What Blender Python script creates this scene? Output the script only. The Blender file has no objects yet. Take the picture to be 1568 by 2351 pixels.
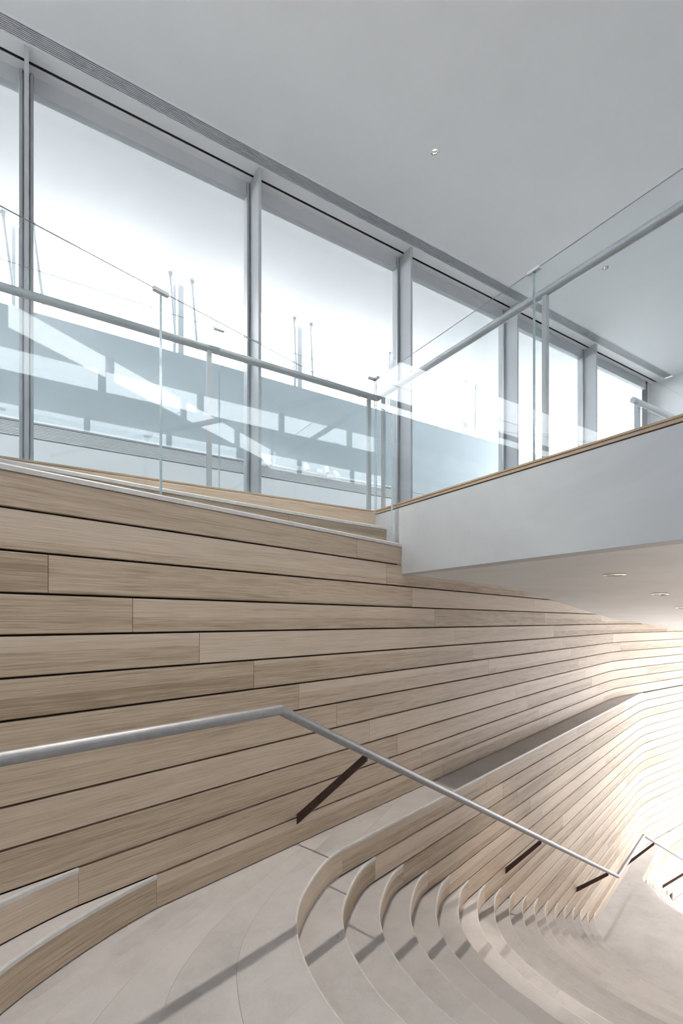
import bpy, bmesh, math, random
from mathutils import Vector
random.seed(7)

# ------------------------------------------------------------------ units and frames
H = 0.1625                    # one board / one riser, in metres; every plan measure below is in boards
F = 1145.0 / 1568.0           # focal length in image widths
KC = 8.346                    # eye height above the landing, in boards
U = Vector((0.6602, 0.7511)); N = Vector((0.7511, -0.6602)); O = Vector((2.348, 23.178))      # stair wall frame (s, n)
UW = Vector((0.8437, 0.5370)); NW = Vector((-0.5370, 0.8437))                                 # window wall frame (t, d)

def W(s, n, k):               # stair-wall frame -> world
    p = O + U * s + N * n
    return Vector((p.x * H, p.y * H, k * H))
def Q(t, d, k):               # window-wall frame -> world
    p = UW * t + NW * d
    return Vector((p.x * H, p.y * H, k * H))

SC = bpy.context.scene
COL = SC.collection

# ------------------------------------------------------------------ camera
cam = bpy.data.cameras.new('camera'); cob = bpy.data.objects.new('camera', cam); COL.objects.link(cob)
cam.sensor_fit = 'HORIZONTAL'; cam.sensor_width = 24.0; cam.lens = 24.0 * F
cam.shift_y = (1425.3 - 1175.5) / 1568.0
cam.clip_start = 0.05; cam.clip_end = 300
cob.location = (0, 0, KC * H); cob.rotation_euler = (math.pi / 2, 0, 0)
SC.camera = cob

# ------------------------------------------------------------------ sky and exposure
wd = bpy.data.worlds.new('sky'); SC.world = wd; wd.use_nodes = True
bg = wd.node_tree.nodes['Background']
bg.inputs[0].default_value = (0.925, 0.962, 1.0, 1); bg.inputs[1].default_value = 9.4
SC.view_settings.view_transform = 'Standard'; SC.view_settings.look = 'None'
SC.view_settings.gamma = 1.0; SC.view_settings.use_curve_mapping = False
SC.view_settings.exposure = 0.0
cy = SC.cycles
cy.use_denoising = True
cy.max_bounces = 7; cy.diffuse_bounces = 4; cy.glossy_bounces = 3; cy.transparent_max_bounces = 20; cy.transmission_bounces = 2
cy.use_adaptive_sampling = True; cy.adaptive_threshold = 0.15; cy.adaptive_min_samples = 16
cy.sample_clamp_indirect = 6.0; cy.caustics_reflective = False; cy.caustics_refractive = False

# ------------------------------------------------------------------ materials
def mat(name):
    m = bpy.data.materials.new(name); m.use_nodes = True
    nt = m.node_tree; nt.nodes.clear()
    out = nt.nodes.new('ShaderNodeOutputMaterial')
    return m, nt, out
def nd(nt, t, **kw):
    n = nt.nodes.new(t)
    for k, v in kw.items():
        if k.startswith('i_'): n.inputs[k[2:].replace('_', ' ')].default_value = v
        else: setattr(n, k, v)
    return n
def lk(nt, a, ai, b, bi): nt.links.new(a.outputs[ai], b.inputs[bi])
def ramp(nt, stops):
    r = nd(nt, 'ShaderNodeValToRGB'); cr = r.color_ramp
    while len(cr.elements) < len(stops): cr.elements.new(0.5)
    for e, (p, c) in zip(cr.elements, stops): e.position = p; e.color = (*c, 1)
    return r
def simple(name, col, rough=0.5, metal=0.0, noise=0.0, scale=3.0, bump=0.0):
    m, nt, out = mat(name)
    b = nd(nt, 'ShaderNodeBsdfPrincipled'); b.inputs['Roughness'].default_value = rough; b.inputs['Metallic'].default_value = metal
    tc = nd(nt, 'ShaderNodeTexCoord'); nz = nd(nt, 'ShaderNodeTexNoise', i_Scale=scale, i_Detail=2.0)
    lk(nt, tc, 'Object', nz, 'Vector')
    r = ramp(nt, [(0.3, tuple(c * (1 - noise) for c in col)), (0.7, tuple(min(1, c * (1 + noise)) for c in col))])
    lk(nt, nz, 'Fac', r, 'Fac'); lk(nt, r, 'Color', b, 'Base Color')
    if bump:
        bp = nd(nt, 'ShaderNodeBump', i_Strength=bump, i_Distance=0.01); lk(nt, nz, 'Fac', bp, 'Height'); lk(nt, bp, 'Normal', b, 'Normal')
    lk(nt, b, 0, out, 0)
    return m

def wood_material():
    m, nt, out = mat('oak')
    uv = nd(nt, 'ShaderNodeUVMap'); oi = nd(nt, 'ShaderNodeObjectInfo')
    sep = nd(nt, 'ShaderNodeSeparateXYZ'); lk(nt, uv, 0, sep, 0)
    off = nd(nt, 'ShaderNodeMath', operation='MULTIPLY'); lk(nt, oi, 'Random', off, 0); off.inputs[1].default_value = 37.0
    def coord(su, sv):
        a = nd(nt, 'ShaderNodeMath', operation='MULTIPLY_ADD'); lk(nt, sep, 'X', a, 0); a.inputs[1].default_value = su; lk(nt, off, 0, a, 2)
        b = nd(nt, 'ShaderNodeMath', operation='MULTIPLY_ADD'); lk(nt, sep, 'Y', b, 0); b.inputs[1].default_value = sv; lk(nt, off, 0, b, 2)
        c = nd(nt, 'ShaderNodeCombineXYZ'); lk(nt, a, 0, c, 'X'); lk(nt, b, 0, c, 'Y'); lk(nt, off, 0, c, 'Z')
        return c
    n1 = nd(nt, 'ShaderNodeTexNoise', i_Scale=1.0, i_Detail=4.0, i_Roughness=0.6, i_Distortion=0.3); lk(nt, coord(4.5, 240), 0, n1, 'Vector')
    n2 = nd(nt, 'ShaderNodeTexNoise', i_Scale=1.0, i_Detail=3.0, i_Roughness=0.6); lk(nt, coord(0.8, 26), 0, n2, 'Vector')
    n3 = nd(nt, 'ShaderNodeTexNoise', i_Scale=1.0, i_Detail=2.0); lk(nt, coord(9, 420), 0, n3, 'Vector')
    # veneer strip: part of the board height is cut from a darker leaf
    fr = nd(nt, 'ShaderNodeMath', operation='FRACT'); m5 = nd(nt, 'ShaderNodeMath', operation='MULTIPLY'); lk(nt, oi, 'Random', m5, 0); m5.inputs[1].default_value = 7.31; lk(nt, m5, 0, fr, 0)
    vl = nd(nt, 'ShaderNodeMath', operation='DIVIDE'); lk(nt, sep, 'Y', vl, 0); vl.inputs[1].default_value = H
    gt = nd(nt, 'ShaderNodeMath', operation='LESS_THAN'); lk(nt, vl, 0, gt, 0)
    th = nd(nt, 'ShaderNodeMath', operation='MULTIPLY_ADD'); lk(nt, fr, 0, th, 0); th.inputs[1].default_value = 1.5; th.inputs[2].default_value = -0.5; lk(nt, th, 0, gt, 1)
    st = nd(nt, 'ShaderNodeMath', operation='MULTIPLY'); lk(nt, gt, 0, st, 0); st.inputs[1].default_value = 0.15
    # tone
    def madd(src, idx, mul, add):
        a = nd(nt, 'ShaderNodeMath', operation='MULTIPLY_ADD'); lk(nt, src, idx, a, 0); a.inputs[1].default_value = mul
        if isinstance(add, float): a.inputs[2].default_value = add
        else: lk(nt, add, 0, a, 2)
        return a
    t = madd(oi, 'Random', 0.24, -0.145)
    t = madd(n1, 'Fac', 0.85, t)
    t = madd(n2, 'Fac', 0.40, t)
    sub = nd(nt, 'ShaderNodeMath', operation='SUBTRACT'); lk(nt, t, 0, sub, 0); lk(nt, st, 0, sub, 1)
    r = ramp(nt, [(0.28, (0.285, 0.202, 0.130)), (0.52, (0.475, 0.370, 0.272)), (0.80, (0.61, 0.502, 0.398))])
    lk(nt, sub, 0, r, 'Fac')
    b = nd(nt, 'ShaderNodeBsdfPrincipled', i_Roughness=0.62); lk(nt, r, 'Color', b, 'Base Color')
    hs = nd(nt, 'ShaderNodeMath', operation='ADD'); lk(nt, n1, 'Fac', hs, 0); lk(nt, n3, 'Fac', hs, 1)
    bp = nd(nt, 'ShaderNodeBump', i_Strength=0.22, i_Distance=0.002); lk(nt, hs, 0, bp, 'Height'); lk(nt, bp, 'Normal', b, 'Normal')
    lk(nt, b, 0, out, 0)
    return m

def stone_material(name='limestone', base=(0.475, 0.455, 0.448), amt=0.10):
    m, nt, out = mat(name)
    tc = nd(nt, 'ShaderNodeTexCoord'); oi = nd(nt, 'ShaderNodeObjectInfo')
    mp = nd(nt, 'ShaderNodeVectorMath', operation='ADD'); lk(nt, tc, 'Object', mp, 0)
    sc = nd(nt, 'ShaderNodeVectorMath', operation='SCALE'); cx = nd(nt, 'ShaderNodeCombineXYZ')
    for i in range(3): lk(nt, oi, 'Random', cx, i)
    lk(nt, cx, 0, sc, 0); sc.inputs['Scale'].default_value = 31.0; lk(nt, sc, 0, mp, 1)
    a = nd(nt, 'ShaderNodeTexNoise', i_Scale=2.4, i_Detail=4.0, i_Roughness=0.6); lk(nt, mp, 0, a, 'Vector')
    v = nd(nt, 'ShaderNodeTexNoise', i_Scale=11.0, i_Detail=5.0, i_Roughness=0.7, i_Distortion=0.7); lk(nt, mp, 0, v, 'Vector')
    g = nd(nt, 'ShaderNodeTexNoise', i_Scale=190.0, i_Detail=1.0); lk(nt, mp, 0, g, 'Vector')
    s1 = nd(nt, 'ShaderNodeMath', operation='MULTIPLY_ADD'); lk(nt, v, 'Fac', s1, 0); s1.inputs[1].default_value = 0.55; lk(nt, a, 'Fac', s1, 2)
    s2 = nd(nt, 'ShaderNodeMath', operation='MULTIPLY_ADD'); lk(nt, g, 'Fac', s2, 0); s2.inputs[1].default_value = 0.3; lk(nt, s1, 0, s2, 2)
    s3 = nd(nt, 'ShaderNodeMath', operation='MULTIPLY_ADD'); lk(nt, oi, 'Random', s3, 0); s3.inputs[1].default_value = 0.12; lk(nt, s2, 0, s3, 2)
    s4 = nd(nt, 'ShaderNodeMath', operation='MULTIPLY'); lk(nt, s3, 0, s4, 0); s4.inputs[1].default_value = 0.6; s3 = s4
    lo = tuple(c * (1 - amt * 1.5) for c in base); hi = tuple(min(1, c * (1 + amt)) for c in base)
    r = ramp(nt, [(0.44, lo), (0.58, base), (0.72, hi)])
    lk(nt, s3, 0, r, 'Fac')
    b = nd(nt, 'ShaderNodeBsdfPrincipled', i_Roughness=0.5); lk(nt, r, 'Color', b, 'Base Color')
    bp = nd(nt, 'ShaderNodeBump', i_Strength=0.05, i_Distance=0.002); lk(nt, g, 'Fac', bp, 'Height'); lk(nt, bp, 'Normal', b, 'Normal')
    lk(nt, b, 0, out, 0)
    return m

def glass_material(name, tint, f0=0.03):
    m, nt, out = mat(name)
    tr = nd(nt, 'ShaderNodeBsdfTransparent'); tr.inputs[0].default_value = (*tint, 1)
    gl = nd(nt, 'ShaderNodeBsdfGlossy'); gl.inputs['Roughness'].default_value = 0.0; gl.inputs[0].default_value = (1, 1, 1, 1)
    ge = nd(nt, 'ShaderNodeNewGeometry'); dt = nd(nt, 'ShaderNodeVectorMath', operation='DOT_PRODUCT'); lk(nt, ge, 'Incoming', dt, 0); lk(nt, ge, 'Normal', dt, 1)
    ab = nd(nt, 'ShaderNodeMath', operation='ABSOLUTE'); lk(nt, dt, 'Value', ab, 0)
    om = nd(nt, 'ShaderNodeMath', operation='SUBTRACT'); om.inputs[0].default_value = 1.0; lk(nt, ab, 0, om, 1)
    pw = nd(nt, 'ShaderNodeMath', operation='POWER'); lk(nt, om, 0, pw, 0); pw.inputs[1].default_value = 5.0
    fr = nd(nt, 'ShaderNodeMath', operation='MULTIPLY_ADD'); lk(nt, pw, 0, fr, 0); fr.inputs[1].default_value = 0.9; fr.inputs[2].default_value = f0
    mx = nd(nt, 'ShaderNodeMixShader'); lk(nt, fr, 0, mx, 0); lk(nt, tr, 0, mx, 1); lk(nt, gl, 0, mx, 2)
    lk(nt, mx, 0, out, 0)
    return m

def emission(name, col, strength):
    m, nt, out = mat(name)
    e = nd(nt, 'ShaderNodeEmission', i_Strength=strength); e.inputs[0].default_value = (*col, 1)
    lk(nt, e, 0, out, 0)
    return m

def plaster_material(name, col, amt=0.07):
    m, nt, out = mat(name)
    tc = nd(nt, 'ShaderNodeTexCoord')
    mp = nd(nt, 'ShaderNodeMapping'); mp.inputs['Scale'].default_value = (1.0, 1.0, 1.6); lk(nt, tc, 'Object', mp, 'Vector')
    a = nd(nt, 'ShaderNodeTexNoise', i_Scale=1.3, i_Detail=4.0, i_Roughness=0.6, i_Distortion=0.8); lk(nt, mp, 0, a, 'Vector')
    r = ramp(nt, [(0.3, tuple(c * (1 - amt) for c in col)), (0.7, tuple(min(1, c * (1 + amt)) for c in col))]); lk(nt, a, 'Fac', r, 'Fac')
    b = nd(nt, 'ShaderNodeBsdfPrincipled', i_Roughness=0.55); lk(nt, r, 'Color', b, 'Base Color')
    g = nd(nt, 'ShaderNodeTexNoise', i_Scale=7.0, i_Detail=3.0, i_Distortion=1.0); lk(nt, mp, 0, g, 'Vector')
    bp = nd(nt, 'ShaderNodeBump', i_Strength=0.12, i_Distance=0.01); lk(nt, g, 'Fac', bp, 'Height'); lk(nt, bp, 'Normal', b, 'Normal')
    lk(nt, b, 0, out, 0)
    return m

M = dict(
    oak=wood_material(),
    stone=stone_material(),
    plaster=plaster_material('grey_plaster', (0.49, 0.512, 0.535)),
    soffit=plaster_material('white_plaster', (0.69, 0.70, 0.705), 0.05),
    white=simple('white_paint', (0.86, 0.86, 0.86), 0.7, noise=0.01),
    wall=simple('white_wall', (0.78, 0.78, 0.78), 0.7, noise=0.01),
    backing=simple('dark_backing', (0.05, 0.035, 0.025), 0.9, noise=0.2),
    black=simple('black_gap', (0.012, 0.013, 0.016), 0.8),
    alu=simple('satin_aluminium', (0.47, 0.485, 0.50), 0.45, 0.0, noise=0.02),
    slat=simple('grey_slat', (0.66, 0.68, 0.70), 0.45, 0.0, noise=0.02),
    steel=simple('brushed_steel', (0.33, 0.33, 0.34), 0.5, 0.85, noise=0.05, scale=40),
    bronze=simple('dark_bronze', (0.055, 0.032, 0.028), 0.45, 0.2, noise=0.25, scale=20),
    railgrey=simple('grey_rail_paint', (0.42, 0.44, 0.46), 0.4, 0.3, noise=0.03),
    glass=glass_material('clear_glass', (0.972, 0.988, 0.99)),
    window=glass_material('window_glass', (0.985, 0.992, 0.995)),
    edge=simple('glass_edge', (0.55, 0.68, 0.70), 0.15, noise=0.1, scale=60),
    outwall=plaster_material('blue_grey_render', (0.43, 0.485, 0.515), 0.04),
    spot=simple('white_fixture', (0.85, 0.85, 0.85), 0.5),
    chrome=simple('chrome', (0.85, 0.85, 0.83), 0.08, 1.0),
    nosing=simple('pale_stone_edge', (0.56, 0.545, 0.53), 0.45, noise=0.06, scale=30),
    canopy=simple('canopy_white', (0.61, 0.615, 0.62), 0.7, noise=0.01),
    post=simple('pale_steel', (0.55, 0.57, 0.59), 0.5, noise=0.02),
    rim=simple('glass_rim', (0.42, 0.46, 0.48), 0.3, noise=0.05),
    clip=simple('pale_clip', (0.68, 0.71, 0.74), 0.4, noise=0.02),
    lamp=emission('lamp_glow', (1.0, 0.93, 0.82), 12.0),
    ground=simple('pale_paving', (0.7, 0.7, 0.69), 0.8, noise=0.04),
)

# ------------------------------------------------------------------ object helpers
LOC = {}
def meta(o, label=None, cat=None, group=None, kind=None):
    if label: o['label'] = label
    if cat: o['category'] = cat
    if group: o['group'] = group
    if kind: o['kind'] = kind
    return o
def empty(name, base, label=None, cat=None, group=None, kind=None, parent=None):
    e = bpy.data.objects.new(name, None); COL.objects.link(e); e.empty_display_size = 0.1
    base = Vector(base)
    if parent is not None: e.parent = parent; e.location = base - LOC[parent.name]
    else: e.location = base
    LOC[e.name] = base
    return meta(e, label, cat, group, kind)
def obj(name, verts, faces, m, parent=None, uvs=None, smooth=False, label=None, cat=None, group=None, kind=None, mats=None, fmat=None):
    lo = Vector((min(v[i] for v in verts) for i in range(3))); hi = Vector((max(v[i] for v in verts) for i in range(3)))
    org = Vector(((lo.x + hi.x) / 2, (lo.y + hi.y) / 2, lo.z))
    me = bpy.data.meshes.new(name)
    me.from_pydata([tuple(Vector(v) - org) for v in verts], [], faces)
    if uvs:
        ul = me.uv_layers.new(name='UVMap')
        i = 0
        for fu in uvs:
            for q in fu: ul.data[i].uv = q; i += 1
    me.materials.append(m)
    if mats:
        for x in mats: me.materials.append(x)
    if fmat:
        for p, f in zip(me.polygons, fmat): p.material_index = f
    if smooth:
        for p in me.polygons: p.use_smooth = True
    me.update()
    o = bpy.data.objects.new(name, me); COL.objects.link(o)
    if parent is not None: o.parent = parent; o.location = org - LOC[parent.name]
    else: o.location = org
    LOC[o.name] = org
    return meta(o, label, cat, group, kind)

class MB:
    def __init__(s): s.v = []; s.f = []; s.m = []
    def add(s, vs, fs, mi=0):
        b = len(s.v); s.v += [Vector(v) for v in vs]; s.f += [tuple(i + b for i in f) for f in fs]; s.m += [mi] * len(fs)
        return s
    def hexa(s, p, mi=0):   # 8 corners: bottom 4 ccw, top 4 ccw
        return s.add(p, [(3, 2, 1, 0), (4, 5, 6, 7), (0, 1, 5, 4), (1, 2, 6, 5), (2, 3, 7, 6), (3, 0, 4, 7)], mi)
    def qbox(s, t0, t1, d0, d1, k0, k1, mi=0):
        return s.hexa([Q(t0, d0, k0), Q(t1, d0, k0), Q(t1, d1, k0), Q(t0, d1, k0), Q(t0, d0, k1), Q(t1, d0, k1), Q(t1, d1, k1), Q(t0, d1, k1)], mi)
    def wbox(s, a0, a1, n0, n1, k0, k1, mi=0):
        return s.hexa([W(a0, n1, k0), W(a1, n1, k0), W(a1, n0, k0), W(a0, n0, k0), W(a0, n1, k1), W(a1, n1, k1), W(a1, n0, k1), W(a0, n0, k1)], mi)
    def tube(s, pts, r, seg=20, cap=True, mi=0):
        pts = [Vector(p) for p in pts]; rings = []
        for i, p in enumerate(pts):
            a = (p - pts[i - 1]).normalized() if i else None
            b = (pts[i + 1] - p).normalized() if i < len(pts) - 1 else None
            d = (a + b).normalized() if a and b else (a or b)
            up = Vector((0, 0, 1)) if abs(d.z) < 0.98 else Vector((1, 0, 0))
            x = d.cross(up).normalized(); y = x.cross(d).normalized()
            k = 1.0 / max(0.35, d.dot(b)) if a and b else 1.0
            bend = (b - a) if a and b else None
            ring = []
            for j in range(seg):
                q = math.cos(2 * math.pi * j / seg) * x * r + math.sin(2 * math.pi * j / seg) * y * r
                if bend and bend.length > 1e-5:
                    bn = bend.normalized(); q = q + bn * q.dot(bn) * (k - 1)
                ring.append(p + q)
            rings.append(ring)
        vs = [v for rg in rings for v in rg]; fs = []
        for i in range(len(rings) - 1):
            for j in range(seg):
                fs.append((i * seg + j, i * seg + (j + 1) % seg, (i + 1) * seg + (j + 1) % seg, (i + 1) * seg + j))
        if cap:
            fs.append(tuple(reversed(range(seg)))); fs.append(tuple((len(rings) - 1) * seg + j for j in range(seg)))
        return s.add(vs, fs, mi)
    def lathe(s, prof, base, axis, seg=24, mi=0, cap0=False, cap1=False):
        axis = Vector(axis).normalized(); up = Vector((0, 0, 1)) if abs(axis.z) < 0.9 else Vector((1, 0, 0))
        x = axis.cross(up).normalized(); y = axis.cross(x).normalized(); base = Vector(base)
        vs = []
        for r, hh in prof:
            for j in range(seg):
                a = 2 * math.pi * j / seg
                vs.append(base + axis * hh + x * (r * math.cos(a)) + y * (r * math.sin(a)))
        fs = [(i * seg + j, i * seg + (j + 1) % seg, (i + 1) * seg + (j + 1) % seg, (i + 1) * seg + j) for i in range(len(prof) - 1) for j in range(seg)]
        if cap0: fs.append(tuple(range(seg)))
        if cap1: fs.append(tuple((len(prof) - 1) * seg + j for j in range(seg)))
        return s.add(vs, fs, mi)
    def build(s, name, m, parent=None, smooth=False, mats=None, **kw):
        return obj(name, s.v, s.f, m, parent, smooth=smooth, mats=mats, fmat=s.m if mats else None, **kw)

def catmull(pts, sub=5):
    out = []
    for i in range(len(pts) - 1):
        p0 = pts[max(0, i - 1)]; p1 = pts[i]; p2 = pts[i + 1]; p3 = pts[min(len(pts) - 1, i + 2)]
        for j in range(sub):
            t = j / sub
            out.append(tuple(0.5 * (2 * b + (c - a) * t + (2 * a - 5 * b + 4 * c - d) * t * t + (3 * b - a - 3 * c + d) * t ** 3) for a, b, c, d in zip(p0, p1, p2, p3)))
    out.append(tuple(pts[-1]))
    return out
def clip_path(path, s0, s1):
    """part of a wall path (increasing s) between s0 and s1"""
    res = []
    def at(s):
        for (a, b), (c, d) in zip(path, path[1:]):
            if a <= s <= c: return (s, b + (d - b) * (s - a) / max(1e-9, c - a))
        return (s, path[-1][1])
    res.append(at(s0)); res += [p for p in path if s0 + 1e-4 < p[0] < s1 - 1e-4]; res.append(at(s1))
    return res
def board(name, path, k0, k1, m, parent, thick=0.16, **kw):
    """a plank following a plan path; the room is on the right-hand side of the path"""
    P = [Vector(p) for p in path]; n = len(P); nor = []
    for i in range(n):
        a = (P[i] - P[i - 1]) if i else (P[1] - P[0]); b = (P[i + 1] - P[i]) if i < n - 1 else a
        d = (a.normalized() + b.normalized()).normalized()
        nor.append(Vector((-d.y, d.x)))            # (s, n): room side is +n for a path running along +s
    L = [0.0]
    for i in range(1, n): L.append(L[-1] + (P[i] - P[i - 1]).length * H)
    c = 0.018
    rows = [(0.0 - thick, k0), (-c, k0), (0.0, k0 + c), (0.0, k1 - c), (-c, k1), (-thick, k1)]
    vs = []; R = len(rows)
    for i in range(n):
        for off, k in rows:
            q = P[i] + nor[i] * off
            vs.append(W(q.x, q.y, k))
    fs = []; uv = []
    vv = [(k - k0) * H for _, k in rows]
    for i in range(n - 1):
        for r in range(R - 1):
            fs.append((i * R + r, (i + 1) * R + r, (i + 1) * R + r + 1, i * R + r + 1))
            uv.append([(L[i], vv[r]), (L[i + 1], vv[r]), (L[i + 1], vv[r + 1]), (L[i], vv[r + 1])])
    for e in (0, n - 1):
        f = [e * R + r for r in range(R)]
        if e == 0: f = f[::-1]
        fs.append(tuple(f)); uv.append([(L[e], vv[r % R]) for r in (range(R) if e else reversed(range(R)))])
    return obj(name, vs, fs, m, parent, uvs=uv, **kw)
def plate(name, pts, z0, z1, m, parent=None, **kw):
    """closed plan polygon (world xy points) extruded between two heights"""
    n = len(pts)
    vs = [Vector((p.x, p.y, z0)) for p in pts] + [Vector((p.x, p.y, z1)) for p in pts]
    fs = [tuple(range(n)), tuple(range(n, 2 * n))] + [(i, (i + 1) % n, n + (i + 1) % n, n + i) for i in range(n)]
    o = obj(name, vs, fs, m, parent, **kw)
    bm = bmesh.new(); bm.from_mesh(o.data); bmesh.ops.recalc_face_normals(bm, faces=bm.faces); bm.to_mesh(o.data); bm.free()
    return o

def nosing(path, k, parent, w=0.03, th=0.1, up=0.004):
    # slim rounded stone edge along a path (room on the right-hand side)
    P = [Vector(p) for p in path]; vs = []; fs = []
    prof = [(-w, up), (w * 0.55, up), (w, -0.03), (w, -th), (-w, -th)]
    for i, p in enumerate(P):
        d = (P[min(i + 1, len(P) - 1)] - P[max(i - 1, 0)]).normalized(); q = Vector((-d.y, d.x))
        for o_, z in prof: a = p + q * o_; vs.append(W(a.x, a.y, k + z))
    R = len(prof)
    for i in range(len(P) - 1):
        for r in range(R): fs.append((i * R + r, (i + 1) * R + r, (i + 1) * R + (r + 1) % R, i * R + (r + 1) % R))
    e = (len(P) - 1) * R
    fs += [tuple(range(R - 1, -1, -1)), tuple(e + r for r in range(R))]
    return obj('nosing', vs, fs, M['nosing'], parent)
# ------------------------------------------------------------------ plan curves (s, n)
def bend(s): return 1.33 + 0.225 * (s - 47.2)
W1 = [(-30, 0)] + catmull([(36, 0.0), (38, 0.0), (40, 0.07), (42, 0.27), (44, 0.66), (46, 1.08), (48, bend(48)), (50, bend(50))], 4) + [(x, bend(x)) for x in (54, 60, 70, 82)]
def w_path(n0, ds, start): return [(start, n0)] + catmull([(43.5 + ds, n0), (45 + ds, n0), (46.2 + ds, n0 + 0.03), (47.3 + ds, n0 + 0.12), (48.4 + ds, bend(48.4 + ds) + 0.09), (49.6 + ds, bend(49.6 + ds) + 0.03), (51 + ds, bend(51 + ds)), (53 + ds, bend(53 + ds))], 4) + [(x, bend(x)) for x in (62, 70, 82)]
W2 = w_path(1.48, 0.0, -30); W3 = w_path(2.96, 6.578, -30)
CUR = catmull([(0, 0), (-0.6, 0.05), (-1.2, 0.2), (-2, 0.52), (-2.8, 0.92), (-3.5, 1.36), (-4.05, 1.82), (-4.6, 2.42), (-5.02, 3.05), (-5.36, 3.65), (-5.66, 4.3), (-5.9, 4.95), (-6.1, 5.7), (-6.3, 6.5), (-6.5, 7.8), (-6.68, 10), (-6.78, 13), (-6.82, 17), (-6.82, 20.5)], 3)
TREAD = 1.965
def T(m): return -5.185 + TREAD * m if m < 18 else 40.35 + TREAD * (m - 18)
def n0(m): return 1.48 if m < 18 else 2.96
def cc(m, da=0.0): return [(T(m) + a + da, n0(m) + b) for a, b in CUR]
def xy(p): v = W(p[0], p[1], 0); return Vector((v.x, v.y))
GAP = 0.007
RAKE = 0.0744
def soff(s):                                   # underside of the bridge / lower ceiling
    x = s - 13.5
    if x < -1.5: return 10.581
    if x < 1.5: return 10.581 - RAKE * (x + 1.5) ** 2 / 6.0
    return 10.581 - RAKE * x

# ------------------------------------------------------------------ the setting: shell
CEIL = KC + 25.95
BD = -15.0
wl = empty('wall_left', W(-30, 0, 0), kind='structure', label='oak plank wall rising beside the landing and stairs')
ws = empty('wall_stair', W(20, 1.48, -18), kind='structure', label='oak plank wall below the ledge beside the descending stairs')

def backing(name, path, k0, k1, parent, off=0.2):
    P = [Vector(p) for p in path]
    vs = []; fs = []
    for i, p in enumerate(P):
        d = ((P[min(i + 1, len(P) - 1)] - P[max(i - 1, 0)])).normalized(); q = Vector((-d.y, d.x))
        a = p - q * off; b = p - q * (off + 0.6)
        vs += [W(a.x, a.y, k0), W(a.x, a.y, k1), W(b.x, b.y, k1), W(b.x, b.y, k0)]
    for i in range(len(P) - 1):
        for r in range(4):
            fs.append((i * 4 + r, (i + 1) * 4 + r, (i + 1) * 4 + (r + 1) % 4, i * 4 + (r + 1) % 4))
    e = (len(P) - 1) * 4
    fs += [(3, 2, 1, 0), (e, e + 1, e + 2, e + 3)]
    return obj(name, vs, fs, M['backing'], parent)
backing('backing', clip_path(W1, -28, 0.7), -0.1, 11.8, wl)
backing('backing', clip_path(W1, 0.7, 34), -0.1, 10.5, wl)
backing('backing', clip_path(W1, 34, 82), -0.1, 8.8, wl)
backing('backing', clip_path(W2, T(0), 82), -18.2, -0.12, ws)
backing('backing', clip_path(W3, T(18) - 8, 82), -30, -18.12, ws)

def joints(k, s0, s1, base=-14.5 + 2.13 * 9):
    j = base - 2.13 * k; out = []
    j -= 16.2 * math.ceil((j - s0) / 16.2)
    while j < s1:
        if j > s0 + 0.8 and j < s1 - 0.8: out.append(j)
        j += 16.2
    return [s0] + out + [s1]
def course(path, k, s0, s1, parent, top=1.0):
    js = joints(k, s0, s1)
    for a, b in zip(js, js[1:]):
        board('plank', clip_path(path, a + 0.008, b - 0.008), k + 0.028, k + top - 0.028, M['oak'], parent)
LT = lambda i: -11.66 - 2.14 * i                   # tips of the rising steps (i = 0, 1, ...)
for k in range(0, 12):
    start = LT(k) if k < 6 else -27.0
    end = 0.75 if k == 11 else min(80.0, 13.5 + (10.581 - k) / RAKE + 1.0)
    course(W1, k, start, end, wl, top=0.88 if k == 11 else 1.0)
for m in range(0, 18):
    course(W2, -(m + 1), T(m), 80, ws, top=0.93 if m == 0 else 1.0)
for m in range(18, 27):
    course(W3, -(m + 1), T(m), 80, ws, top=0.93 if m == 18 else 1.0)

# floors
fl = empty('floor', W(-10, 8, 0), kind='structure', label='pale limestone landing of curved slabs between the two flights')
def strip(name, c0, c1, z, m, parent, i0, i1, over=0.0, th=0.1):
    a = c0[i0:i1 + 1]; b = [(p[0] + over, p[1]) for p in c1[i0:i1 + 1]]
    pts = [xy(p) for p in a] + [xy(p) for p in reversed(b)]
    return plate(name, pts, (z - th) * H, z * H, m, parent)
NC = len(CUR)
def breaks(m, phase):
    """cross joints of a curved strip: indices into the curve"""
    lim = []
    for b in (4.2 + phase, 10.5 + phase, 16.5 + phase):
        i = min(range(NC), key=lambda j: abs(CUR[j][1] - b))
        if 3 < i < NC - 3: lim.append(i)
    return [0] + lim + [NC - 1]
def pre(c): return [(c[0][0] + 6.5, -0.15), (c[0][0] + 3.6, 0.70), (c[0][0] + 1.6, 1.25)] + c
for j in range(0, -9, -1):
    back = pre(cc(j - 1, GAP)); front = pre(cc(j)) if j < 0 else pre(cc(j))
    br = breaks(j, 1.1 * ((j * 3) % 4)); br = [br[0]] + [b + 3 for b in br[1:]]
    for a, b in zip(br, br[1:]):
        strip('slab', back, front, 0, M['stone'], fl, a, b, over=0.0)
for a, b in ((T(0) + 6.51, 9.0), (9.01, 26.0), (26.01, 47.7)):
    p1 = clip_path(W1, a, b); p2 = clip_path(W2, (T(0) + 0.03) if a < 2 else a, b)
    plate('ledge_slab', [xy((x, y - 0.15)) for x, y in p1] + [xy((x, y)) for x, y in reversed(p2)] + ([xy((T(0) + 1.62, 1.25)), xy((T(0) + 3.62, 0.70))] if a < 2 else []), -0.1 * H, 0.0, M['stone'], fl)
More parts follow.
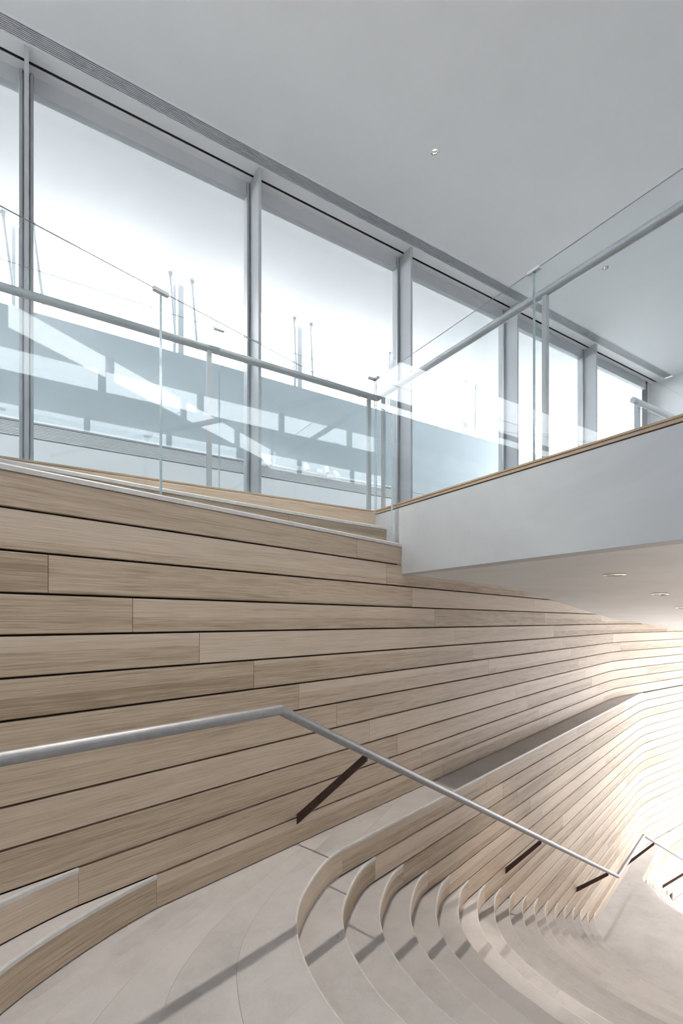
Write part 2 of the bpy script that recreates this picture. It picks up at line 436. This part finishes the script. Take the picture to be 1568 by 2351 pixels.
plate('screed', [xy(p) for p in [(-30, -0.3), (30, -0.3), (30, 1.2), (T(0) - 1.5, 1.3)]] + [xy((a - 0.3, b)) for a, b in cc(0)[8:]] + [xy((-30, 21.5))], -0.5 * H, -0.11 * H, M['stone'], fl)

fl2 = empty('floor_lower', W(34, 10, -18), kind='structure', label='bright limestone floor at the foot of the stairs')
pts = [xy((a - 0.15, b)) for a, b in reversed(cc(17))] + [xy((x, y + 0.01)) for x, y in clip_path(W2, T(17) + 0.05, 54.5)[1:]] + [xy((x, y + 0.05)) for x, y in reversed(clip_path(W3, T(18) + 0.03, 54.4))] + [xy((a + 0.05, b)) for a, b in cc(18)[1:]]
plate('slab', pts, -18.1 * H, -18.0 * H, M['stone'], fl2)
fl3 = obj('floor_bottom', [W(-120, -80, -27.2), W(-120, 160, -27.2), W(220, 160, -27.2), W(220, -80, -27.2)], [(0, 1, 2, 3)], M['stone'], kind='structure', label='limestone floor at the very bottom of the stair hall, extended to block light from below')  # lowest floor, spread far past the hall to keep sky light from leaking up

# ceiling with the recess for the air grille
cl = empty('ceiling', Q(10, 0, CEIL), kind='structure', label='smooth white ceiling sloping away above the windows')
G0, G1 = 26.6 - 0.945, 26.6 - 0.1
lamps = [(998, 350), (1390, 615)]
def ray(px, py, k):
    d = (k - KC) * 1145 / (1425.3 - py); return Vector(((px - 784) / 1145 * d, d))
LP = [ray(x, y, CEIL / 1.0) for x, y in lamps]
LP.append(Vector((W(-6, 0.9, 0).x / H, W(-6, 0.9, 0).y / H)))
def holed(name, outer, holes, r, z0, z1, m, parent):
    cu = bpy.data.curves.new(name, 'CURVE'); cu.dimensions = '2D'; cu.fill_mode = 'BOTH'; cu.extrude = (z1 - z0) / 2
    def sp(pts):
        s = cu.splines.new('POLY'); s.points.add(len(pts) - 1); s.use_cyclic_u = True
        for p, q in zip(s.points, pts): p.co = (q.x, q.y, 0, 1)
    sp(outer)
    for c in holes: sp([c + Vector((math.cos(a * math.pi / 16) * r, math.sin(a * math.pi / 16) * r)) for a in range(32)])
    t = bpy.data.objects.new(name, cu); COL.objects.link(t)
    dg = bpy.context.evaluated_depsgraph_get(); me = bpy.data.meshes.new_from_object(t.evaluated_get(dg))
    vs = [v.co + Vector((0, 0, (z0 + z1) / 2)) for v in me.vertices]; fs = [tuple(p.vertices) for p in me.polygons]
    bpy.data.objects.remove(t); bpy.data.curves.remove(cu); bpy.data.meshes.remove(me)
    return obj(name, vs, fs, m, parent)
def q2(t, d): v = Q(t, d, 0); return Vector((v.x, v.y))
holed('ceiling_panel', [q2(-40, BD - 0.6), q2(58.4, BD - 0.6), q2(58.4, G0), q2(-40, G0)], [p * H for p in LP], 0.19 * H, CEIL * H, (CEIL + 0.35) * H, M['white'], cl)
MB().qbox(-40, 58.4, 26.5, 27.28, CEIL, CEIL + 0.35).build('ceiling_panel', M['white'], cl)
MB().qbox(-40, 58.4, 27.46, 28.4, CEIL - 0.02, CEIL + 0.35).build('ceiling_panel', M['white'], cl)
MB().qbox(-40, 58.4, 27.28, 27.46, CEIL + 0.04, CEIL + 0.3).build('shadow_gap', M['black'], cl)
obj('roof_slab', [Q(-42, -15.6, CEIL + 1.6), Q(60, -15.6, CEIL + 1.6), Q(60, 28.6, CEIL + 1.6), Q(-42, 28.6, CEIL + 1.6)], [(0, 1, 2, 3)], M['white'], cl)

# upper floor, bridge parapet, lower ceiling
PT = 15.17; ED = 20.64
uf = empty('floor_upper', Q(40, 24, 13.6), kind='structure', label='upper floor walkway behind the glass balustrade')
MB().qbox(-40, PT - 0.02, ED + 0.12, 28.3, 13.3, 13.98).build('slab', M['stone'], uf)
MB().qbox(PT + 0.9, 58, BD, 28.3, 13.3, 13.98).build('slab', M['stone'], uf)
wr = empty('wall_right', Q(PT, 0, 10.58), kind='structure', label='grey plaster parapet of the bridge with a thin oak top edge')
MB().qbox(PT, PT + 0.88, BD, ED + 0.6, 10.58, 13.76).build('plaster_face', M['plaster'], wr)
tr = MB().qbox(PT - 0.02, PT + 0.9, BD, ED, 13.80, 13.89).qbox(PT + 0.02, PT + 0.9, BD, ED, 13.89, 13.93).qbox(PT - 0.02, PT + 0.9, BD, ED, 13.93, 14.0)
tr.build('oak_edge', M['oak'], wr)
nn = [-0.6, 0.5, 3, 8, 14, 20, 26]
def s_start(n): return 1.37 - 0.2906 * (n + 2.05)
vs = []; fs = []; SS = [11.9, 12.3, 12.7, 13.1, 13.5, 13.9, 14.3, 14.7, 15.1, 20, 30, 40, 50, 60, 72, 86]
for n in nn:
    for s in [s_start(n)] + SS: vs.append(W(s, n, soff(s)))
c = len(SS) + 1
for i in range(len(nn) - 1):
    for j in range(c - 1): fs.append((i * c + j, i * c + j + 1, (i + 1) * c + j + 1, (i + 1) * c + j))
b = len(vs); vs += [v + Vector((0, 0, 0.12)) for v in vs]; fs += [tuple(x + b for x in reversed(f)) for f in fs]
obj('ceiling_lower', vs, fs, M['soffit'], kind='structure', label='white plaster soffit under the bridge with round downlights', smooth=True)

# enclosing walls behind and beside the camera
wb = empty('wall_back', Q(5, BD, -1), kind='structure', label='white wall behind the viewer with a clerestory under the ceiling')
MB().qbox(-40, 58.4, BD - 0.6, BD, -1, KC + 23.6).build('wall_face', M['wall'], wb)
for i in range(10):
    t = -34 + i * 10.2
    MB().qbox(t - 0.35, t + 0.35, BD - 0.5, BD - 0.1, KC + 23.6, CEIL).build('clerestory_post', M['alu'], wb)
    MB().qbox(t + 0.35, t + 9.85, BD - 0.35, BD - 0.25, KC + 23.6, CEIL).build('clerestory_pane', M['window'], wb)
obj('wall_side', [Q(-40, BD, -1), Q(-40, 28, -1), Q(-40, 28, CEIL), Q(-40, BD, CEIL)], [(0, 1, 2, 3)], M['wall'], kind='structure', label='plain white wall to the left of the viewer')
obj('wall_far', [Q(58.0, BD, 14), Q(58.0, 28.3, 14), Q(58.0, 28.3, CEIL), Q(58.0, BD, CEIL)], [(0, 1, 2, 3)], M['wall'], kind='structure', label='white end wall closing the window front on the right')
obj('wall_hall', [W(-36, 24.2, -27.1), W(41, 24.2, -27.1), W(41, 24.2, 10.5), W(-36, 24.2, 10.5)], [(0, 1, 2, 3)], M['wall'], kind='structure', label='unseen white wall across the stairs, ended to narrow the daylight opening')  # out of view; its length limits the side daylight reaching the stairs

# ------------------------------------------------------------------ window front
MT = [0.095 + 11.3 * i for i in range(-2, 6)]
MT[-1] = 57.2
for i in range(len(MT) - 1):
    a, b = MT[i], MT[i + 1]
    w = empty('window_%d' % (i + 1), Q((a + b) / 2, 28, 14), kind='structure', label='tall window bay %s' % ['left of the picture', 'at the left picture edge', 'with the widest pane', 'above the plank ledge corner', 'behind the bridge glass', 'second from the end wall', 'next to the end wall'][i])
    MB().qbox(a + 0.3, b - 0.3, 28.0, 28.12, 14.0, KC + 25.2).build('pane', M['window'], w)
    MB().qbox(a + 0.3, b - 0.3, 27.9, 28.3, KC + 25.13, CEIL - 0.02).build('head_panel', M['alu'], w)
    f = MB().qbox(a - 0.29, a + 0.29, 27.95, 28.35, 14.0, CEIL - 0.02).build('mullion', M['alu'], w)
    MB().qbox(a - 0.29, a - 0.16, 27.8, 27.95, 14.0, CEIL - 0.03).qbox(a + 0.16, a + 0.29, 27.8, 27.95, 14.0, CEIL - 0.03).build('gasket', M['railgrey'], w)
    MB().qbox(a - 0.09, a + 0.09, 26.6, 27.97, 14.0, CEIL - 0.01).build('fin', M['alu'], w)
wn = empty('window_8', Q(57.2, 28, 14), kind='structure', label='end post where the window front meets the white wall')
MB().qbox(57.0, 58.0, 27.95, 28.35, 14.0, CEIL - 0.02).build('mullion', M['alu'], wn)
MB().qbox(56.85, 56.98, 27.8, 28.3, 14.0, CEIL - 0.03).build('gasket', M['black'], wn)

# linear air grille in the ceiling along the windows
gr = empty('air_grille', Q(9, 26, CEIL), label='long linear air grille with thin slats in the ceiling above the windows', cat='grille')
MB().qbox(-40, 58, G0 - 0.02, G1 + 0.02, CEIL + 0.1, CEIL + 0.34).build('duct', M['black'], gr)
MB().qbox(-40, 58, G0 - 0.005, G0 + 0.035, CEIL - 0.03, CEIL + 0.35).qbox(-40, 58, G1 - 0.02, G1 + 0.04, CEIL - 0.03, CEIL + 0.35).build('frame', M['white'], gr)
for i in range(9):
    d = G0 + 0.085 + i * (G1 - G0 - 0.13) / 8.0
    MB().qbox(-40, 58, d - 0.022, d + 0.022, CEIL, CEIL + 0.03).build('slat', M['slat'], gr)

# ------------------------------------------------------------------ outside the window
ow = empty('wall_outer', Q(10, 43, 14), kind='structure', label='blue-grey rendered wall outside the windows with a grille along its foot')
OW = 42.5
MB().qbox(-60, 80, OW, OW + 1.0, KC + 14.27, KC + 22.4).build('render_face', M['outwall'], ow)
MB().qbox(-60, 80, OW - 0.1, OW + 1.0, 10.0, KC + 13.14).build('white_plinth', M['spot'], ow)
MB().qbox(-60, 80, OW + 0.35, OW + 0.6, KC + 13.14, KC + 14.27).build('grille_back', M['railgrey'], ow)
for i in range(9):
    k = KC + 13.28 + i * 0.108
    MB().qbox(-60, 80, OW - 0.02, OW + 0.3, k, k + 0.062).build('grille_slat', M['spot'], ow)
obj('ground', [Q(-300, 28.4, 13.9), Q(400, 28.4, 13.9), Q(400, 300, 13.9), Q(-300, 300, 13.9)], [(0, 1, 2, 3)], M['ground'], kind='structure', label='pale paving outside the windows')
cn = MB().qbox(-60, 80, 28.36, OW + 0.2, KC + 28.4, KC + 28.8).build('canopy', M['canopy'], label='white canopy soffit outside above the windows', kind='structure')
for i in range(-1, 6):
    t = 11.3 * i - 0.3
    if i == 5: lab = 'slim pale steel post with slanting struts beyond the window nearest the end wall'
    else: lab = ['slim pale steel post outside beyond the left picture edge', 'slim pale steel post with struts outside at the left picture edge', 'slim pale steel post with struts outside the widest window pane', 'slim pale steel post with struts seen through the pane left of the glass corner', 'slim pale steel post with struts just left of the bridge glass', 'slim pale steel post with struts seen through the bridge glass'][i + 1]
    p = empty('canopy_post', Q(t, OW + 0.5, KC + 22.4), lab, 'post', 'posts carrying the outside canopy')
    MB().qbox(t - 0.05, t + 0.42, OW + 0.3, OW + 0.7, KC + 22.4, KC + 28.4).build('post', M['post'], p)
    MB().qbox(t - 0.45, t - 0.22, OW + 0.35, OW + 0.6, KC + 22.4, KC + 28.4).build('post', M['post'], p)
    for a, b2 in ((-0.95, -0.3), (0.85, 1.5)):
        MB().tube([Q(t + a, OW - 0.6, KC + 28.2), Q(t + b2, OW + 0.1, KC + 23.2)], 0.11 * H, 10).build('strut', M['post'], p)
        MB().qbox(t + a - 0.14, t + a + 0.14, OW - 0.75, OW - 0.45, KC + 28.15, KC + 28.4).build('strut_bracket', M['post'], p)
# track spotlights on the outer wall
def track_spot(px, py, lab, tilt, swing):
    a = (px - 784) / 1145; dd = OW - 0.32
    y = dd / (NW.x * a + NW.y); t = (UW.x * a + UW.y) * y; k = KC + (1425.3 - py) / 1145 * y
    e = empty('track_spotlight', Q(t, dd, k), lab, 'spotlight', 'track spotlights on the outer wall')
    MB().qbox(t - 0.95, t - 0.1, dd - 0.12, dd + 0.1, k - 0.2, k + 0.16).build('driver_box', M['spot'], e)
    ax = (Q(swing, -0.45, -tilt) - Q(0, 0, 0)).normalized()
    c0 = Q(t, dd - 0.3, k + 0.1)
    MB().lathe([(0.0, -0.36 * H), (0.2 * H, -0.36 * H), (0.235 * H, -0.3 * H), (0.235 * H, 0.36 * H), (0.19 * H, 0.36 * H), (0.17 * H, 0.1 * H), (0, 0.1 * H)], c0, ax, 20).build('head', M['spot'], e, smooth=False)
    MB().lathe([(0.175 * H, 0.2 * H), (0.0, 0.2 * H)], c0, ax, 20).build('lens', M['railgrey'], e)
    MB().tube([Q(t - 0.15, dd, k), c0], 0.06 * H, 8).build('arm', M['spot'], e)
track_spot(612, 1067, 'white track spotlight beside the tall mullion, leftmost of the spotlights', 0.8, 0.5)
track_spot(700, 1077, 'white track spotlight, second of the spotlights from the left', 1.1, 0.15)
track_spot(746, 1083, 'white track spotlight, third of the spotlights, close before the last', 1.2, 0.08)
track_spot(768, 1093, 'white track spotlight, rightmost of the spotlights on the outer wall', 0.8, 0.5)
rl = empty('light_track', Q(15, OW - 0.1, KC + 14.4), 'thin white light track along the outer blue-grey wall', 'light track')
MB().qbox(-8, 34, OW - 0.14, OW - 0.02, KC + 14.36, KC + 14.48).build('track_rail', M['spot'], rl)
for t in (-7.9, 33.9): MB().qbox(t - 0.1, t + 0.1, OW - 0.2, OW - 0.02, KC + 14.30, KC + 14.54).build('end_cap', M['spot'], rl)

# ------------------------------------------------------------------ ledges at the top of the plank wall
le = empty('seating_ledge', W(-8, -1, 12), 'pair of oak ledges with stone tops stepping up to the glass balustrade', 'ledge')
L2 = catmull([(-28, -5.0), (-20, -4.0), (-14.68, -3.25), (-12.2, -2.97), (-9.9, -2.74), (-5.86, -2.22), (-2, -1.68), (1.15, -1.13)], 5)
def edge_sn(t):                                    # a point of the upper floor edge in the (s, n) frame
    p = UW * t + NW * ED - O
    return (p.dot(U), p.dot(N))
ew = [edge_sn(t) for t in (-22, -10, 0, 8, PT - 0.02)]
plate('stone_top', [xy(p) for p in [(-28, 0.03), (0.72, 0.03)]] + [xy(p) for p in reversed([(a, b - 0.1) for a, b in L2])], 11.86 * H, 12.0 * H, M['stone'], le)
plate('stone_top', [xy((a, b + 0.03)) for a, b in L2] + [xy(p) for p in reversed(ew)], 12.87 * H, 13.0 * H, M['stone'], le)
nosing([(-28, 0.0), (0.72, 0.0)], 12, le, th=0.145, w=0.05)
nosing(L2, 13, le, th=0.135, w=0.05)
for a, b in ((-27.9, -4.6), (-4.585, 1.12)):
    board('riser', clip_path(L2, a, b), 12.01, 12.86, M['oak'], le)
for a, b in ((0, 2), (2, 4)):
    seg = ew[a:b + 1]
    board('riser', [(x, y) for x, y in seg], 13.01, 13.9, M['oak'], le)
board('oak_edge', ew, 13.91, 14.0, M['oak'], le)

# ------------------------------------------------------------------ stairs
st = empty('staircase', W(T(9), 8, -18), 'long flight of curved limestone steps with oak risers descending to the right', 'staircase')
for m in range(0, 18):
    path = list(reversed([(a, b) for a, b in cc(m)]))
    k = next(i for i, p in enumerate(path) if p[1] - n0(m) < 9.0)
    board('riser', path[:k + 1], -(m + 1) + 0.03, -m - 0.1, M['oak'], st, smooth=False)
    board('riser', path[k:], -(m + 1) + 0.03, -m - 0.1, M['oak'], st, smooth=False)
for j in range(1, 18):
    c0, c1 = cc(j - 1, -0.15), cc(j)
    br = breaks(j, 0.9 * ((j * 3) % 4))
    for a, b in zip(br, br[1:]): strip('tread', c0, c1, -j, M['stone'], st, a, b, over=0.0)
    nosing(list(reversed(cc(j))), -j, st)
nosing(list(reversed(cc(0))) + clip_path(W2, T(0) + 0.03, 47.4), 0, st)
nosing(list(reversed(cc(18))) + clip_path(W3, T(18) + 0.03, 54.0), -18, fl2)
s2 = empty('staircase', W(T(22), 8, -27), 'second flight of curved steps descending in bright light at the lower right', 'staircase')
for m in range(18, 27):
    board('riser', list(reversed(cc(m))), -(m + 1) + 0.03, -m - 0.1, M['oak'], s2)
for j in range(19, 27):
    strip('tread', cc(j - 1, -0.15), cc(j), -j, M['stone'], s2, 0, NC - 1, over=0.0)
    nosing(list(reversed(cc(j))), -j, s2)
# rising steps at the lower left
LC = catmull([(0, 0), (-0.85, 0.12), (-1.8, 0.33), (-2.66, 0.58), (-3.45, 0.86), (-4.15, 1.18), (-5, 1.65), (-6, 2.4), (-6.9, 3.4), (-7.6, 4.6), (-8.1, 6), (-8.5, 8), (-8.7, 11), (-8.8, 16), (-8.8, 21)], 4)
s3 = empty('staircase', W(LT(3), 4, 0), 'rising steps with stone nosings peeling off the plank wall at the lower left', 'staircase')
def lc(i, da=0.0): return [(LT(i) + a + da, b) for a, b in LC]
for i in range(6):
    board('riser', list(reversed(lc(i))), i + 0.03, i + 0.89, M['oak'], s3)
    nosing(list(reversed(lc(i))), i + 1, s3, th=0.12)
    if i < 5: strip('tread', lc(i + 1, -0.12), lc(i), i + 1, M['stone'], s3, 0, len(LC) - 1, over=0.0, th=0.11)
    else: plate('tread', [xy((a, b)) for a, b in lc(i)] + [xy((-45, 21)), xy((-45, 0))], (i + 0.89) * H, (i + 1) * H, M['stone'], s3)

# ------------------------------------------------------------------ stair handrail with bronze brackets
hr = empty('handrail', W(10, 3.5, -6), 'satin steel tube handrail on dark brackets running down beside the oak wall', 'handrail')
RS = TREAD
def rail_n(s): return 3.25 + (s + 9.8) / 35.4 * 0.55
pA = W(-30, 3.05, 5.9); pB = W(-9.8, 3.25, 5.9); pC = W(25.6, 3.8, -12.1); pD = W(35.75, 3.8, -12.1); pE = W(54.0, 6.45, -21.4); pF = W(60, 7.3, -21.4)
for a, b in ((pA, pB), (pB, pC), (pC, pD), (pD, pE), (pE, pF)):
    d = (b - a).normalized()
    MB().tube([a - d * 0.0, b], 0.14 * H, 28).build('rail', M['steel'], hr, smooth=False)
for p in (pB, pC, pD, pE):
    sp = MB(); sp.lathe([(0.14 * H * math.sin(math.pi * i / 10), -0.14 * H * math.cos(math.pi * i / 10)) for i in range(11)], p, (0, 0, 1), 24)
    sp.build('elbow', M['steel'], hr, smooth=True)
def rail_pt(s):
    if s < 25.6: return rail_n(s), 5.9 - 18.0 / 35.4 * (s + 9.8)
    if s < 35.75: return 3.8, -12.1
    f = (s - 35.75) / 18.25; return 3.8 + 2.65 * f, -12.1 - 9.3 * f
for s, wn_, k in ((-6.05, 0.0, 0.93), (9.33, 1.48, -6.3), (22.92, 1.48, -12.9), (38.6, 1.48, -16.9), (51.5, 2.96, -23.6)):
    rn, rk = rail_pt(s); hw = 0.04
    MB().hexa([W(s - hw, wn_ - 0.02, k - 0.2), W(s + hw, wn_ - 0.02, k - 0.2), W(s + hw, rn, rk - 0.28), W(s - hw, rn, rk - 0.28),
               W(s - hw, wn_ - 0.02, k + 0.18), W(s + hw, wn_ - 0.02, k + 0.18), W(s + hw, rn, rk + 0.02), W(s - hw, rn, rk + 0.02)]).build('bracket', M['bronze'], hr)

# ------------------------------------------------------------------ glass balustrades
GT = 0.08
def panel_q(parent, t0, t1, d, k0, k1):            # panel parallel to the window front
    m = MB().qbox(t0, t1, d - GT / 2, d + GT / 2, k0, k1); rim = MB().qbox(t0, t1, d - 0.014, d + 0.014, k1, k1 + 0.012).build('top_rim', M['rim'], parent); m.m = [1, 0, 0, 1, 0, 1]
    return m.build('glass_panel', M['glass'], parent, mats=[M['edge']])
def panel_p(parent, d0, d1, t, k0, k1):            # panel along the bridge
    m = MB().qbox(t - GT / 2, t + GT / 2, d0, d1, k0, k1); rim = MB().qbox(t - 0.014, t + 0.014, d0, d1, k1, k1 + 0.012).build('top_rim', M['rim'], parent); m.m = [1, 0, 1, 0, 1, 0]
    return m.build('glass_panel', M['glass'], parent, mats=[M['edge']])
def panel_w(parent, s0, s1, n, k0, k1):            # panel along the plank wall
    m = MB().wbox(s0, s1, n - GT / 2, n + GT / 2, k0, k1); rim = MB().wbox(s0, s1, n - 0.014, n + 0.014, k1, k1 + 0.012).build('top_rim', M['rim'], parent); m.m = [1, 0, 0, 1, 0, 1]
    return m.build('glass_panel', M['glass'], parent, mats=[M['edge']])
b1 = empty('glass_balustrade', Q(5, ED, 14), 'glass balustrade with grey handrail along the edge in front of the windows', 'balustrade')
GTOP = 14 + 6.78
for a, b in ((7.04, PT + 0.04), (-1.11, 7.0), (-9.27, -1.15), (-17.4, -9.31)): panel_q(b1, a, b, ED + 0.1, 14.0, GTOP)
for t in (7.02, -1.13, -9.29): MB().qbox(t - 0.22, t + 0.22, ED + 0.02, ED + 0.18, GTOP - 0.06, GTOP + 0.04).build('clip', M['clip'], b1)
MB().qbox(PT - 0.32, PT + 0.06, ED + 0.02, ED + 0.18, GTOP - 0.06, GTOP + 0.04).qbox(PT - 0.02, PT + 0.14, ED - 0.22, ED + 0.18, GTOP - 0.06, GTOP + 0.04).build('clip', M['clip'], b1)
RZ = 14 + 6.05
MB().tube([Q(-17, ED + 0.5, RZ), Q(PT + 0.5, ED + 0.5, RZ)], 0.155 * H, 24).build('rail', M['railgrey'], b1)
for t in (6.7, -1.45, -9.6, PT - 0.05): MB().qbox(t - 0.1, t + 0.1, ED + 0.4, ED + 0.55, 14.0, RZ).build('rail_post', M['alu'], b1)
b3 = empty('glass_balustrade', Q(PT, 10, 14), 'glass balustrade with grey handrail along the bridge parapet on the right', 'balustrade')
for a, b in ((ED - 9.36, ED + 0.04), (ED - 18.8, ED - 9.40), (ED - 28.2, ED - 18.84)): panel_p(b3, a, b, PT + 0.1, 14.0, GTOP)
for d in (ED - 9.38, ED - 18.82): MB().qbox(PT + 0.02, PT + 0.18, d - 0.24, d + 0.24, GTOP - 0.06, GTOP + 0.04).build('clip', M['clip'], b3)
MB().tube([Q(PT + 0.5, ED + 0.5, RZ), Q(PT + 0.5, ED - 28, RZ)], 0.155 * H, 24).build('rail', M['railgrey'], b3)
for d in (ED - 9.55, ED - 18.95, ED - 0.05): MB().qbox(PT + 0.42, PT + 0.58, d - 0.09, d + 0.09, 14.0, RZ).build('rail_post', M['alu'], b3)
b2 = empty('glass_balustrade', W(-10, -0.1, 12), 'tall clear glass balustrade without rail standing on the plank wall ledge', 'balustrade')
for a, b in ((-11.44, 0.16), (-23.1, -11.48), (-34.7, -23.14)): panel_w(b2, a, b, -0.12, 12.0, 12 + 6.02)
for s in (-11.46, -23.12): MB().wbox(s - 0.24, s + 0.24, -0.185, -0.055, 12 + 5.955, 12 + 6.06).build('clip', M['clip'], b2)
b4 = empty('glass_balustrade', Q(30, 14, 14), 'short balustrade with round rail end on the upper floor near the end wall', 'balustrade')
MB().tube([Q(27.2, 14.0, RZ), Q(50, 14.0, RZ)], 0.155 * H, 24).build('rail', M['clip'], b4)
for t in (27.75, 36, 44): MB().qbox(t - 0.22, t + 0.02, 13.9, 14.1, 14.0, RZ).build('rail_post', M['clip'], b4)
for a, b in ((27.15, 35.0), (35.04, 43.0), (43.04, 50)): panel_q(b4, a, b, 13.75, 14.0, RZ - 0.5)

# ------------------------------------------------------------------ downlights
def spot_lamp(p, parent, power, ang, size, col, aim=None):
    l = bpy.data.lights.new('downlight_lamp', 'SPOT'); l.energy = power; l.spot_size = math.radians(ang); l.spot_blend = 0.6
    l.shadow_soft_size = size; l.color = col
    o = bpy.data.objects.new('downlight_lamp', l); COL.objects.link(o); o.parent = parent; o.location = Vector(p) - LOC[parent.name]
    return o
CW = (1.0, 0.91, 0.80)
labs = ['small round chrome downlight in the white ceiling above the windows', 'small round chrome downlight in the ceiling beside the sloping bridge handrail', 'small round chrome downlight in the white ceiling above the landing']
pw = (0.0, 0.0, 600.0)
for p, lab, w_ in zip(LP, labs, pw):
    base = Vector((p.x * H, p.y * H, CEIL * H))
    e = empty('downlight', base, lab, 'downlight', 'downlights in the upper ceiling')
    MB().lathe([(0.185 * H, 0.003), (0.23 * H, -0.003), (0.23 * H, 0.0)], base, (0, 0, 1), 28).build('trim_ring', M['white'], e)
    MB().lathe([(0.185 * H, 0.0), (0.17 * H, 0.1 * H), (0.12 * H, 0.22 * H)], base, (0, 0, 1), 12).build('reflector', M['chrome'], e)
    MB().lathe([(0.12 * H, 0.22 * H), (0.0, 0.24 * H)], base, (0, 0, 1), 16).build('lens', M['lamp'], e)
    if w_: spot_lamp(base - Vector((0, 0, 0.03)), e, w_, 58, 0.05, CW)
slabs = ['round recessed downlight in the bridge soffit, largest and nearest the parapet', 'round recessed downlight in the soffit, second from the parapet', 'round recessed downlight in the soffit at the right picture edge', 'round recessed downlight in the soffit beyond the right picture edge']
for (s, n, w_), lab in zip(((7.58, 7.6, 210.0), (19.5, 7.63, 140.0), (28.9, 7.68, 60.0), (39.5, 7.7, 60.0)), slabs):
    base = W(s, n, soff(s))
    ax = Vector((U.x * RAKE, U.y * RAKE, 1)).normalized() if s > 15 else Vector((0, 0, 1))
    e = empty('downlight', base, lab, 'downlight', 'downlights in the bridge soffit')
    MB().lathe([(0.36 * H, -0.002), (0.37 * H, -0.075 * H), (0.5 * H, -0.05 * H), (0.5 * H, 0.0)], base, ax, 32).build('trim_ring', M['chrome'], e)
    MB().lathe([(0.36 * H, -0.004), (0.0, -0.004)], base, ax, 32).build('lens', M['spot'], e)
    spot_lamp(base - ax * 0.03, e, w_, 62, 0.03, CW)
